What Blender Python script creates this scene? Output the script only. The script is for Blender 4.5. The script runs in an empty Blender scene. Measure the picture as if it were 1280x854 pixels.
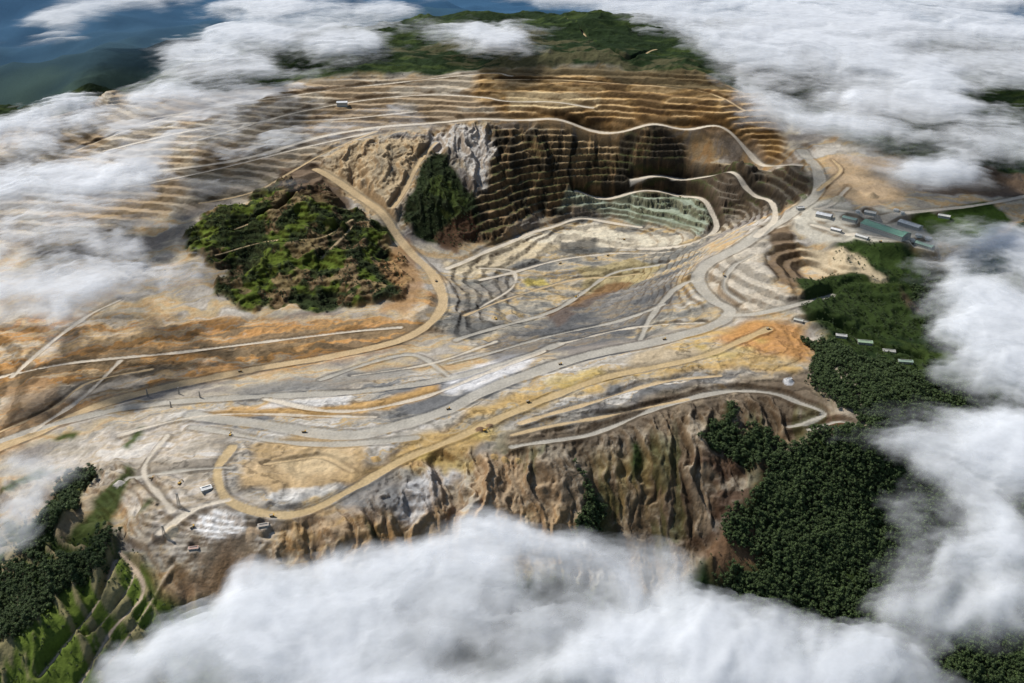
import bpy, bmesh, math, random
import numpy as np
from mathutils import Vector, Matrix
random.seed(4); rng=np.random.RandomState(7)
sc=bpy.context.scene
# ------------------------------------------------------------------ camera / pixel projection
CAMZ=1500.0; PITCH=math.radians(28.0); F=1280*35/36.0
cd=bpy.data.cameras.new("camera"); cam=bpy.data.objects.new("camera",cd); sc.collection.objects.link(cam)
cam.location=(0,0,CAMZ); cam.rotation_euler=(math.pi/2-PITCH,0,0)
cd.lens=35; cd.sensor_width=36; cd.clip_start=5; cd.clip_end=120000
sc.camera=cam
sP,cP=math.sin(PITCH),math.cos(PITCH)
def ray(px,py):
    a=(px-640)/F; b=(427-py)/F
    return np.array([a, cP+b*sP, -sP+b*cP])
def pixel_to_plane(px,py,z):  # casts an image pixel through the assumed camera onto a level plane
    d=ray(px,py); t=(CAMZ-z)/max(1e-3,-d[2])
    return np.array([d[0]*t,d[1]*t])
def sstep(a,b,x):
    t=np.clip((x-a)/(b-a),0,1); return t*t*(3-2*t)
TAB=rng.rand(16,256,256).astype(np.float32)
def vnoise(x,y,s):
    T=TAB[s%16]; x=x+s*17.31; y=y-s*9.77
    xi=np.floor(x).astype(np.int32); yi=np.floor(y).astype(np.int32)
    fx=(x-xi).astype(np.float32); fy=(y-yi).astype(np.float32)
    fx=fx*fx*fx*(fx*(fx*6-15)+10); fy=fy*fy*fy*(fy*(fy*6-15)+10)
    x0=xi&255; x1=(xi+1)&255; y0=yi&255; y1=(yi+1)&255
    a=T[y0,x0]; b=T[y0,x1]; c=T[y1,x0]; d=T[y1,x1]
    return (a+(b-a)*fx)*(1-fy)+(c+(d-c)*fx)*fy
def fbm(x,y,scale,octv=5,s=0,gain=0.5,ridge=False):
    x=x/scale; y=y/scale; tot=0; amp=1.0; n=0.0
    for o in range(octv):
        v=vnoise(x,y,s+o)
        if ridge: v=1-np.abs(2*v-1)
        tot=tot+v*amp; n+=amp; amp*=gain
        x,y=(x*0.8-y*0.6)*2.03,(x*0.6+y*0.8)*2.03
    return tot/n
# ------------------------------------------------------------------ base relief from heights estimated at image pixels, projected through the assumed camera
CP=[(130,125,180),(200,110,230),(300,115,270),(430,105,300),(600,92,330),(760,95,340),(880,105,320),(960,130,280),
(500,40,380),(700,45,420),(850,60,380),(600,5,450),(900,10,400),(1100,60,330),(1250,60,300),(350,50,300),(200,80,180),(60,128,-40),(0,140,-120),
(-150,110,-200),(1500,80,200),(-200,300,-60),(1500,300,50),(-200,600,-250),(1500,600,-400),
(700,128,270),(820,132,265),(640,128,265),(900,150,240),
(420,167,180),(500,158,200),(600,150,220),(700,152,215),(820,156,212),(930,180,200),(1000,208,150),(1015,240,95),
(500,290,-60),(560,312,-115),(620,292,-130),(680,272,-140),(760,265,-150),(850,290,-150),(900,292,-120),(800,240,-60),
(740,237,-65),(855,247,-90),(890,275,-112),(930,235,-30),(965,262,5),(935,262,-60),(545,192,120),(560,240,40),(610,225,40),
(1100,230,120),(1200,240,100),(1280,255,80),(1080,285,60),(1160,300,50),(1000,290,45),(955,290,38),(962,340,15),(990,372,-5),
(1015,345,-70),(1060,340,-50),(1120,400,-110),(1150,430,-135),(1170,350,-40),(1150,210,125),(1050,320,20),(1130,330,0),(1060,390,-85),(1040,425,-70),
(930,300,20),(885,330,-20),(870,348,-38),(905,390,-55),(880,410,-62),
(620,330,-170),(700,320,-185),(790,330,-185),(760,290,-172),(700,380,-178),(640,400,-165),(760,360,-205),(560,360,-130),(845,335,-130),(830,375,-100),(835,310,-165),
(700,415,-140),(590,430,-120),(500,430,-112),(800,425,-75),(900,402,-55),(980,412,-28),(740,395,-165),
(940,430,-20),(800,462,-50),(650,490,-52),(500,520,-55),(350,540,-45),(200,560,-45),(450,490,-80),(300,480,-92),(560,470,-85),(700,450,-75),
(350,580,-38),(300,640,-22),(230,620,-30),(450,600,-42),(560,560,-58),(380,590,-48),(450,655,-75),(520,640,-110),(600,600,-85),
(700,560,-80),(750,620,-190),(800,660,-260),(850,560,-110),(900,500,-60),(1000,500,-68),(1000,560,-150),(1060,530,-90),(1085,548,-110),
(950,640,-260),(1000,740,-380),(1100,600,-215),(1200,520,-190),(1150,480,-130),(1280,600,-350),(1100,700,-380),(800,720,-350),
(600,700,-190),(650,760,-300),(500,700,-160),(400,700,-120),(330,700,-90),(220,740,-140),(300,760,-200),(100,640,-70),(80,700,-130),(50,780,-170),
(0,700,-210),(150,800,-190),(250,850,-300),(0,850,-260),(600,854,-450),(900,854,-520),(1280,854,-520),(1280,750,-450),(130,700,-110),
(380,225,105),(300,260,30),(430,270,15),(482,330,-60),(400,388,-115),(300,388,-100),(250,300,-20),(360,320,-25),(320,225,70),
(200,440,-112),(100,450,-112),(100,350,-70),(100,280,-30),(0,300,-60),(0,400,-110),(50,520,-112),(0,560,-115),(150,520,-78),(350,440,-112),(540,380,-118),
(150,200,95),(250,170,150),(350,200,115),(250,230,50),(480,205,120),(420,230,62),(455,250,15),(490,262,5),(200,300,-50)]
pts=[];zz=[]
for px,py,z in CP:
    pts.append(pixel_to_plane(px,py,z)); zz.append(z)
pts=np.array(pts); zz=np.array(zz,float)
CC=70.0
def phi(r2): return np.sqrt(r2+CC*CC)
D2=((pts[:,None,:]-pts[None,:,:])**2).sum(-1); n=len(pts)
A=np.zeros((n+1,n+1)); A[:n,:n]=phi(D2)-np.eye(n)*25; A[:n,n]=1; A[n,:n]=1
W=np.linalg.solve(A,np.append(zz,0))
def rbf(x,y):
    o=np.full(x.shape,W[n])
    for i in range(n): o+=W[i]*phi((x-pts[i,0])**2+(y-pts[i,1])**2)
    return o
def far_h(x,y):
    return -760+fbm(x,y,5200,6,3,ridge=True)*900
def base_h(x,y):
    h=np.clip(rbf(x,y),-650,470)
    cx=np.clip(np.maximum(np.abs(x)-3300,0)/1800,0,1); cy=np.clip(np.maximum(y-6000,0)/1500,0,1)
    w=np.clip(np.maximum(cx,cy),0,1); w=w*w*(3-2*w)
    lx=sstep(-1700,-2500,x)*sstep(5000,5900,y); w=np.maximum(w,lx)
    return h*(1-w)+far_h(x,y)*w
X0,X1,Y0,Y1=-3600.,3600.,1150.,6500.; CE=4.0
xs=np.arange(X0,X1,CE); ys=np.arange(Y0,Y1,CE); NX,NY=len(xs),len(ys)
def bil(G,gx0,gy0,ce,x,y):
    fx=np.clip((x-gx0)/ce,0,G.shape[1]-1.001); fy=np.clip((y-gy0)/ce,0,G.shape[0]-1.001)
    i=fx.astype(int); j=fy.astype(int); u=fx-i; v=fy-j
    return (G[j,i]*(1-u)+G[j,i+1]*u)*(1-v)+(G[j+1,i]*(1-u)+G[j+1,i+1]*u)*v
cxs=np.arange(X0-40,X1+60,20.); cys=np.arange(Y0-40,Y1+60,20.)
GX,GY=np.meshgrid(cxs,cys); HC=base_h(GX,GY)
X,Y=np.meshgrid(xs,ys); H=bil(HC,cxs[0],cys[0],20.,X,Y)
X=X.astype(np.float32); Y=Y.astype(np.float32); H=H.astype(np.float32)
H0=H.copy()
def hit(px,py,G=None):
    G=H0 if G is None else G
    d=ray(px,py); t=np.arange(1300,9500,5.)
    P=d[None]*t[:,None]; z=CAMZ+P[:,2]; h=bil(G,X0,Y0,CE,P[:,0],P[:,1])
    k=np.argmax(z<h)
    if not (z<h).any():
        s=pixel_to_plane(px,py,0); return np.array([s[0],s[1],0])
    return np.array([P[k,0],P[k,1],h[k]])
# ------------------------------------------------------------------ raster helpers
n1=fbm(X,Y,90,4,1)-.5; n2=fbm(X,Y,90,4,6)-.5
WX=X+n1*90; WY=Y+n2*90
def blur(M,r):
    if r<1: return M
    k=2*r+1
    for ax in (0,1):
        P=np.pad(M,[(r+1,r) if a==ax else (0,0) for a in (0,1)],mode='edge')
        c=np.cumsum(P,axis=ax,dtype=np.float64)
        M=(c[k:]-c[:-k])/k if ax==0 else (c[:,k:]-c[:,:-k])/k
    return M.astype(np.float32)
def pmask(poly,feather=3,warp=1.0):
    P=np.array([hit(*p)[:2] for p in poly])
    x0,y0=P.min(0)-90; x1,y1=P.max(0)+90
    i0=max(0,int((x0-X0)/CE)); i1=min(NX,int((x1-X0)/CE)+1); j0=max(0,int((y0-Y0)/CE)); j1=min(NY,int((y1-Y0)/CE)+1)
    M=np.zeros((NY,NX),np.float32)
    if i1<=i0 or j1<=j0: return M
    xx=X[j0:j1,i0:i1]*(1-warp)+WX[j0:j1,i0:i1]*warp; yy=Y[j0:j1,i0:i1]*(1-warp)+WY[j0:j1,i0:i1]*warp
    ins=np.zeros(xx.shape,bool); m=len(P)
    for a in range(m):
        xa,ya=P[a]; xb,yb=P[(a+1)%m]
        if abs(yb-ya)<1e-6: continue
        c=((ya>yy)!=(yb>yy))&(xx<(xb-xa)*(yy-ya)/(yb-ya)+xa)
        ins^=c
    M[j0:j1,i0:i1]=blur(ins.astype(np.float32),feather)
    return M
def cr(P,step=10.):
    P=np.array(P,float); out=[]
    Q=np.vstack([2*P[0]-P[1],P,2*P[-1]-P[-2]])
    for i in range(1,len(Q)-2):
        L=np.linalg.norm(Q[i+1]-Q[i]); k=max(2,int(L/step))
        for t in np.linspace(0,1,k,endpoint=False):
            out.append(.5*((2*Q[i])+(-Q[i-1]+Q[i+1])*t+(2*Q[i-1]-5*Q[i]+4*Q[i+1]-Q[i+2])*t*t+(-Q[i-1]+3*Q[i]-3*Q[i+1]+Q[i+2])*t**3))
    out.append(P[-1]); return np.array(out)
def linefield(px,R,smooth=9):
    P=cr([hit(*p)[:2] for p in px]); z=bil(H0,X0,Y0,CE,P[:,0],P[:,1])
    k=min(smooth,len(z)//2*2-1)
    if k>=3:
        zp=np.pad(z,k//2,mode='edge'); z=np.convolve(zp,np.ones(k)/k,'valid')[:len(z)]
    D=np.full((NY,NX),1e4,np.float32); Z=np.zeros((NY,NX),np.float32)
    for a in range(len(P)-1):
        p,q=P[a],P[a+1]
        i0=max(0,int((min(p[0],q[0])-R-X0)/CE)); i1=min(NX,int((max(p[0],q[0])+R-X0)/CE)+2)
        j0=max(0,int((min(p[1],q[1])-R-Y0)/CE)); j1=min(NY,int((max(p[1],q[1])+R-Y0)/CE)+2)
        if i1<=i0 or j1<=j0: continue
        xx=X[j0:j1,i0:i1]; yy=Y[j0:j1,i0:i1]; v=q-p; L=(v@v)+1e-6
        t=np.clip(((xx-p[0])*v[0]+(yy-p[1])*v[1])/L,0,1)
        d=np.hypot(xx-p[0]-t*v[0],yy-p[1]-t*v[1]); zn=z[a]+(z[a+1]-z[a])*t
        s=D[j0:j1,i0:i1]; m=d<s; s[m]=d[m]; Z[j0:j1,i0:i1][m]=zn[m]
    return D,Z
# ------------------------------------------------------------------ footprints
mine=pmask([(-60,140),(130,135),(300,112),(430,100),(600,89),(760,88),(900,106),(1010,165),(1150,212),(1290,238),(1290,285),(1180,330),(1090,302),(1045,300),(1060,345),(1000,352),(1010,395),(1030,440),(1090,530),(1082,560),(1000,556),(930,600),(905,700),(820,745),(700,720),(560,720),(400,740),(280,755),(210,752),(140,690),(90,640),(-60,640)],6)
nat=1-mine
rid=fbm(X,Y,520,6,2,ridge=True)-.5
H+=nat*(rid*130+(fbm(X,Y,60,4,4)-.5)*14)
H+=mine*((fbm(X,Y,260,5,9)-.5)*24)
spoil=pmask([(560,560),(640,560),(720,545),(850,520),(960,500),(1010,545),(940,590),(920,720),(820,760),(640,750),(480,740),(300,780),(230,770),(330,690),(450,640),(500,600)],12)
gul=fbm(X+n1*90+(Y-2100)*.15,Y*.22,62,6,5,ridge=True,gain=.55)-.5
H+=spoil*gul*66
bl=pmask([(0,600),(120,580),(200,600),(190,680),(260,760),(240,900),(-60,900),(-60,640)],10)
gul2=fbm((X*.75+Y*.66)+n1*50,(Y*.75-X*.66)*.18,42,4,8,ridge=True)-.5
H+=bl*gul2*40
backwall=pmask([(410,180),(540,160),(605,155),(830,158),(1000,205),(1018,250),(960,268),(900,290),(760,262),(680,272),(600,305),(500,300),(400,225)],8)
lightw=pmask([(395,210),(430,185),(540,160),(612,158),(630,220),(600,250),(500,300),(470,280)],5)
H+=backwall*(fbm(X+n1*120,Y*.35+n2*60,110,6,11,ridge=True,gain=.55)-.5)*56
H+=lightw*(fbm(X+n1*60,Y*.25,60,6,2,ridge=True)-.5)*44
gh=pmask([(236,285),(262,268),(300,262),(322,240),(352,228),(372,240),(398,236),(432,262),(462,282),(488,290),(500,318),(506,348),(494,378),(440,386),(400,392),(352,384),(310,392),(268,366),(282,340),(250,318)],2,1.6)
H+=gh*(fbm(X,Y,190,6,2,ridge=True,gain=.55)-.5)*100
# ------------------------------------------------------------------ benches
face=np.zeros((NY,NX),np.float32); ledge=np.zeros((NY,NX),np.float32)
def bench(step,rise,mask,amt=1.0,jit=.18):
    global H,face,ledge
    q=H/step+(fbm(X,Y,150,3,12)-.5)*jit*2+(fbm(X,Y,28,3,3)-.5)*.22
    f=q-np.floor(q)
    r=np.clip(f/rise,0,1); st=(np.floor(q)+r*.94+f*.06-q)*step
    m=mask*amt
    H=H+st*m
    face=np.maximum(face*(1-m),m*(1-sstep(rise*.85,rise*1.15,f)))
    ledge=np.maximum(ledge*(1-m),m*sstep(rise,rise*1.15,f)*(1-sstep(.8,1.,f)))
ul=pmask([(-40,150),(130,128),(300,113),(430,102),(600,92),(640,150),(500,160),(410,180),(400,240),(230,265),(-40,330)],8)
ub=pmask([(595,90),(760,90),(900,104),(970,150),(1000,200),(930,178),(820,154),(640,150),(590,125)],6)
dw=pmask([(612,160),(830,158),(1000,206),(1018,250),(960,268),(925,250),(900,292),(850,292),(760,262),(680,272),(600,305),(585,262),(620,220)],4)
rp=pmask([(950,285),(985,285),(1060,345),(1120,350),(1170,395),(1150,440),(1040,425),(1000,400),(955,350)],5)
lo=pmask([(-40,400),(100,400),(300,398),(500,398),(555,345),(600,400),(480,445),(300,470),(160,490),(0,570),(-40,570)],8)
pf=pmask([(560,330),(640,290),(740,262),(890,290),(870,335),(900,400),(800,425),(700,430),(600,440),(540,400)],6)
near=pmask([(60,560),(250,500),(500,470),(700,450),(1000,400),(1010,470),(900,500),(720,545),(560,560),(500,610),(400,650),(330,700),(200,700),(150,620)],8)
pitr=pmask([(870,340),(1000,250),(1000,285),(950,290),(960,350),(1000,380),(920,400)],5)
spp=pmask([(700,245),(790,226),(935,226),(975,262),(950,300),(900,300),(850,300),(760,272)],4)
bench(15,.45,ul,1); bench(20,.5,ub,1); bench(27,.42,dw,1,.12); bench(18,.45,spp,1,.1); bench(20,.5,rp,1,.1); bench(14,.45,lo,.95)
bench(11,.35,pf,.85,.6); bench(8,.4,near,.7,.6); bench(14,.4,pitr,.85); bench(17,.4,gh,.4,.5); bench(26,.5,spoil,.12,.6)
# loose dumped rock and windrows
H+=(near+pf+lo+pitr).clip(0,1)*(fbm(X+n2*40,Y,26,4,7,ridge=True)-.5)*7+mine*(fbm(X,Y,13,2,2)-.5)*2.5
# ------------------------------------------------------------------ roads
GREY=(.38,.36,.315); LT=(.54,.49,.41); TAN=(.48,.37,.23); YEL=(.44,.34,.20)
ROADS=[
([(1002,188),(1024,235),(985,270),(930,305),(885,330),(872,350),(890,375),(912,390),(890,408),(820,427),(740,444),(660,468),(600,492),(560,512),(500,532),(430,545),(330,532),(240,520)],46,GREY),
([(1040,370),(1000,380),(950,392),(905,395)],28,GREY),
([(395,212),(440,240),(480,270),(512,315),(543,348),(552,385),(510,422),(420,445),(330,460),(230,480),(130,505),(50,540),(-20,570)],38,TAN),
([(100,225),(300,200),(420,168),(560,153),(700,151),(820,156),(925,180),(1000,206)],32,LT),
([(250,175),(400,135),(520,120),(600,122),(640,128),(740,136)],22,LT),
([(620,100),(760,104),(860,112),(930,140)],12,TAN),
([(180,150),(330,125),(440,110),(600,93),(640,96)],18,LT),
([(160,235),(260,215),(380,185),(470,165)],20,LT),([(130,190),(260,160),(420,150),(520,140)],18,LT),([(470,165),(400,195),(330,235),(250,255)],16,TAN),
([(790,228),(870,224),(930,232),(962,252),(968,275),(945,296)],28,LT),
([(720,238),(800,240),(860,248),(890,268),(893,290),(860,306),(800,312)],26,LT),
([(-20,560),(90,525),(200,505),(350,495),(450,490),(560,474),(640,452),(700,430)],28,GREY),
([(560,470),(520,445),(470,452),(400,475)],16,GREY),
([(290,560),(272,590),(285,625),(330,642),(385,640),(440,612),(500,578),(570,548),(650,512),(760,472),(880,445),(960,412)],28,YEL),
([(240,535),(340,552),(440,555),(520,548)],22,GREY),
([(1000,400),(1050,418),(1100,440),(1150,455)],16,GREY),
([(1015,282),(1080,300),(1130,305),(1165,318)],20,LT),
([(1020,262),(1100,268),(1180,262),(1290,244)],24,LT),
([(1060,235),(1040,255),(1020,262)],18,LT),([(1022,240),(1050,215),(1040,200)],14,TAN),
([(-20,478),(70,458),(150,448),(250,438),(400,420),(500,410)],14,LT),
([(15,472),(60,432),(110,396),(150,375)],16,LT),
([(40,540),(100,500),(150,452)],16,LT),([(-20,550),(60,515),(110,480),(190,462)],12,TAN),
([(985,535),(1010,530),(1030,518),(1000,505),(960,492),(900,492),(820,512),(720,548),(640,560)],18,GREY),
([(1010,540),(1050,528),(1075,535)],14,GREY),
([(560,335),(620,310),(690,285),(740,275),(800,285)],26,LT),
([(600,350),(680,330),(760,318),(840,315)],16,LT),
([(570,425),(640,405),(700,385),(760,345),(830,330)],18,GREY),
([(800,425),(815,395),(840,365),(868,350)],18,GREY),
([(270,320),(330,303),(400,298),(440,275)],9,TAN),([(402,325),(425,300),(442,283)],11,TAN),([(250,300),(300,285),(350,262),(380,240)],7,TAN),
([(490,262),(510,230),(530,195),(545,178)],20,TAN),
([(150,690),(180,740),(140,790),(100,860)],9,(.50,.40,.31)),([(145,700),(120,760),(50,850)],10,(.50,.40,.31)),([(215,705),(180,770),(130,840)],7,(.50,.40,.31)),([(160,700),(165,730),(120,790),(100,800)],5,(.50,.40,.31)),
([(520,30),(640,20),(760,70),(820,62)],9,TAN),([(90,190),(200,150),(300,130)],9,LT),
([(940,320),(915,335),(905,360),(925,378)],14,GREY),([(330,500),(420,515),(520,500),(600,470),(680,440)],16,LT),
([(650,530),(720,510),(820,480),(900,470)],14,TAN),([(160,600),(220,590),(290,585)],14,GREY),([(200,670),(240,640),(285,625)],18,LT),
([(210,545),(180,590),(215,640)],12,LT),([(700,430),(780,412),(880,404)],12,LT),([(640,545),(740,525),(860,500)],10,TAN),
([(580,395),(640,372),(720,350),(800,342)],12,TAN),([(560,455),(620,440),(700,418),(780,400),(830,380)],14,GREY),([(330,580),(400,572),(440,590)],10,TAN),
([(150,545),(260,520),(380,520),(470,522)],11,LT),([(440,470),(540,455),(620,428)],11,LT),([(600,385),(640,360),(640,340),(600,335)],10,LT),
]
roadmask=np.zeros((NY,NX),np.float32); roadcol=np.zeros((NY,NX,3),np.float32); berm_shade=np.zeros((NY,NX),np.float32)
for px,w,c in ROADS:
    D,Z=linefield(px,w*1.6+16)
    D=D+n1*12+n2*6
    k=1-sstep(w*.55,w*1.2+6,D); H=H*(1-k)+Z*k
    m=1-sstep(w*.5-2,w*.5+2,D)
    berm_shade=np.maximum(berm_shade*(1-m),sstep(w*.5,w*.5+3,D)*(1-sstep(w*.5+7,w*.5+14,D)))
    H=H+2.5*sstep(w*.5-1,w*.5+3,D)*(1-sstep(w*.5+4,w*.5+9,D))*(w>12)
    roadcol=roadcol*(1-m[...,None])+np.array(c,np.float32)*m[...,None]; roadmask=np.maximum(roadmask,m); face*=1-m; ledge*=1-m
berm_shade*=1-roadmask
def pad(px,py,r,dz=0):
    global H
    p=hit(px,py); D=np.hypot(X-p[0],Y-p[1]); z=float(H[D<r].mean())+dz
    k=1-sstep(r,r*1.5,D); H=H*(1-k)+z*k; return (p[0],p[1],z)
B_LIST=[ # px,py,length,width,height,angle,roof,name
(1106,291,185,62,20,-52,(.17,.34,.25),'processing_plant_shed'),(1138,280,90,34,14,-52,(.58,.60,.58),'processing_plant_shed'),(1030,272,60,32,13,-35,(.58,.60,.62),'workshop_building'),(1062,276,56,24,12,-40,(.25,.38,.32),'workshop_building'),
(1088,266,44,24,11,-30,(.52,.52,.48),'workshop_building'),(1155,309,70,28,11,-48,(.28,.42,.33),'workshop_building'),(1000,262,30,18,9,10,(.55,.55,.53),'site_office'),(1076,305,50,20,9,-45,(.5,.5,.48),'workshop_building'),(1045,290,40,20,9,-40,(.6,.6,.6),'workshop_building'),
(1080,436,46,20,9,-12,(.26,.36,.24),'site_office'),(1110,446,38,18,9,-12,(.34,.34,.31),'site_office'),(1050,430,34,17,8,-15,(.42,.42,.40),'site_office'),(1130,462,44,16,8,-8,(.24,.32,.26),'site_office'),(998,402,30,14,8,-30,(.45,.45,.4),'site_office'),
(428,134,50,26,20,5,(.75,.76,.77),'crusher_building'),(258,612,26,17,7,30,(.70,.70,.68),'field_workshop'),(242,686,22,10,5,10,(.40,.25,.2),'field_workshop'),(330,662,24,12,5,15,(.38,.33,.28),'field_workshop'),
(1180,272,44,20,10,-30,(.56,.56,.52),'workshop_building'),(985,478,18,10,5,20,(.55,.55,.55),'field_workshop')]
BP=[pad(b[0],b[1],b[2]*.55) for b in B_LIST]
# ------------------------------------------------------------------ colours
def col(c): return np.array(c,np.float32)
big=fbm(X+n1*80,Y*1.7+n2*80,260,4,3); med=fbm(X*.6,Y*1.6,80,5,7); fine=fbm(X,Y,14,2,10)
def lerp(a,b,m): return a*(1-m[...,None])+b*m[...,None]
def ramp(v,stops):
    p=[s[0] for s in stops]; return np.stack([np.interp(v,p,[s[1][i] for s in stops]) for i in range(3)],-1).astype(np.float32)
an=math.radians(16); U=X*math.cos(an)+Y*math.sin(an); V=-X*math.sin(an)+Y*math.cos(an)
flow=fbm(U*.11+n1*3,V+n1*120+n2*60,60,6,13,gain=.58); flow2=fbm(U*.18,V+n2*150,110,5,4,gain=.55)
S=lambda a,b,n_: sstep(a,b,n_)
forest=lerp(np.broadcast_to(col((.014,.026,.009)),X.shape+(3,)),col((.032,.048,.014)),S(.45,.7,med))
topb=pmask([(470,60),(640,40),(800,70),(900,95),(620,92)],6); forest=lerp(forest,col((.085,.075,.045)),topb*S(.45,.6,med)*.7)
ground=ramp(flow*.5+big*.5,[(.34,(.22,.20,.18)),(.42,(.35,.315,.26)),(.47,(.44,.385,.29)),(.51,(.42,.29,.16)),(.55,(.43,.35,.23)),(.60,(.31,.28,.24)),(.7,(.48,.45,.40))])
C=lerp(forest,ground,mine)
def paint(poly,c,a=1.0,f=2,nz=None,warp=1.0):
    global C
    m=pmask(poly,f,warp)*a
    if nz is not None: m=m*nz
    C=lerp(C,col(c),m)
streakv=fbm(X+n1*70,Y*.16,30,5,5)
# far side
C=lerp(C,ramp(med*.5+big*.5,[(.36,(.25,.21,.16)),(.5,(.38,.33,.255)),(.62,(.46,.42,.35))]),ul*.9); C=lerp(C,col((.27,.185,.10)),ul*S(.48,.60,big)*.7)
C=lerp(C,ramp(med,[(.35,(.15,.095,.045)),(.48,(.34,.22,.10)),(.58,(.46,.33,.18)),(.68,(.24,.16,.08))]),ub)
paint([(590,88),(760,88),(880,100),(930,118),(900,118),(760,98),(620,96)],(.10,.08,.045),.85)
paint([(640,118),(750,122),(750,142),(640,140)],(.56,.44,.27),.85)
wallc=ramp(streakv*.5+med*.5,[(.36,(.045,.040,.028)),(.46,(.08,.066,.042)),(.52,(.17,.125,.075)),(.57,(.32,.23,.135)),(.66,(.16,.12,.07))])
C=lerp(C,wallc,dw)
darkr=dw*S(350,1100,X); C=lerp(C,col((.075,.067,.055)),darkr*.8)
paint([(650,156),(765,158),(775,185),(720,215),(645,200)],(.46,.35,.21),.85,4,S(.38,.54,streakv))
paint([(535,163),(602,160),(622,200),(605,245),(570,200),(545,188)],(.58,.555,.51),.95,2); C=lerp(C,C*.6,lightw*S(.5,.62,fbm(X+n1*60,Y*.25,60,5,2,ridge=True))*.5)
paint([(430,185),(540,178),(505,250),(488,285),(395,215)],(.44,.35,.23),.9,4); paint([(470,195),(505,190),(480,250),(455,240)],(.24,.21,.16),.7,3,S(.42,.56,streakv))
paint([(549,190),(575,225),(600,262),(596,300),(560,308),(518,300),(503,272),(520,230)],(.022,.032,.012),1,2,None,.7)
paint([(552,215),(590,262),(560,280),(530,250)],(.055,.075,.02),.8,3,S(.46,.56,med))
paint([(590,262),(600,300),(560,310),(540,300)],(.10,.055,.035),.8)
# green hill
crag=fbm(X,Y,190,6,2,ridge=True,gain=.55); ghn=fbm(X,Y,60,6,14)
C=lerp(C,col((.085,.115,.02)),gh); C=lerp(C,col((.018,.028,.010)),gh*S(.54,.44,crag)*.92); C=lerp(C,col((.026,.035,.013)),gh*S(.48,.56,ghn)*.85)
C=lerp(C,col((.022,.030,.012)),gh*S(-900,-450,X)*S(.38,.53,ghn)*.8)
C=lerp(C,col((.24,.17,.10)),gh*S(.57,.63,fbm(X,Y,90,5,9))*.75); C=lerp(C,C*.45,gh*face*.7)
paint([(345,212),(400,208),(440,262),(400,262),(350,240)],(.10,.065,.04),.85)
paint([(230,215),(340,205),(345,240),(240,262)],(.13,.11,.07),.6,5,S(.4,.6,med))
paint([(470,330),(512,300),(530,340),(510,392),(470,395),(498,370)],(.34,.21,.11),.8,3)
# ochre benches on the left
C=lerp(C,ramp(flow,[(.36,(.18,.125,.07)),(.44,(.40,.225,.09)),(.49,(.38,.20,.075)),(.53,(.31,.255,.19)),(.58,(.43,.30,.16)),(.66,(.42,.36,.28))]),lo*.92)
paint([(100,440),(300,430),(300,455),(150,478),(90,480)],(.11,.085,.055),.75,4,S(.42,.54,flow2))
paint([(0,490),(60,480),(120,520),(0,560)],(.26,.18,.11),.7)
# pit floor
C=lerp(C,ramp(flow*.5+med*.5,[(.36,(.15,.15,.14)),(.44,(.26,.245,.21)),(.49,(.36,.32,.25)),(.54,(.43,.32,.17)),(.60,(.28,.265,.235)),(.68,(.48,.44,.37))]),pf*.95)
paint([(715,240),(860,247),(892,275),(880,295),(760,268),(700,262)],(.34,.39,.31),.9,2)
paint([(870,228),(930,235),(960,262),(900,290),(893,265)],(.15,.13,.105),.85,2)
paint([(560,330),(640,300),(720,290),(700,312),(600,340),(560,345)],(.52,.44,.31),.85)
paint([(640,300),(740,280),(860,300),(830,312),(700,305)],(.60,.54,.43),.85)
paint([(655,350),(686,350),(690,358),(660,361)],(.44,.36,.12),.9,2,warp=1)
paint([(560,360),(640,330),(650,372),(580,400)],(.19,.18,.165),.8,3,S(.35,.55,med))
paint([(720,340),(790,325),(830,335),(790,360),(740,368)],(.34,.28,.15),.8)
paint([(680,392),(770,352),(790,356),(720,392),(690,410)],(.17,.10,.05),.9,2)
paint([(695,300),(750,300),(752,318),(700,316)],(.08,.08,.075),.85,2)
paint([(560,395),(600,400),(640,400),(600,425),(560,420)],(.11,.11,.105),.85,2)
# right side
C=lerp(C,col((.43,.39,.325)),pitr*.85)
paint([(1000,245),(1070,262),(1165,270),(1175,320),(1090,312),(1020,300),(990,285)],(.48,.455,.39),.95)
paint([(1000,312),(1050,318),(1110,350),(1040,352)],(.48,.40,.28),.9)
paint([(1040,195),(1120,200),(1180,235),(1090,262),(1030,240)],(.40,.30,.20),.85); paint([(1140,205),(1290,225),(1290,248),(1150,242)],(.10,.07,.05),.9)
paint([(950,285),(985,285),(1005,330),(1010,372),(965,352)],(.13,.09,.055),.9,2)
paint([(1000,352),(1060,352),(1130,375),(1172,400),(1150,440),(1040,425),(1005,398)],(.025,.040,.012),1,2)
paint([(1050,306),(1100,312),(1155,330),(1140,350),(1090,338)],(.028,.046,.013),1,2); paint([(1135,272),(1180,262),(1240,254),(1272,280),(1220,305),(1170,310)],(.045,.075,.016),1,2)
paint([(1120,360),(1170,380),(1165,400),(1130,390)],(.06,.04,.03),.8)
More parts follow.
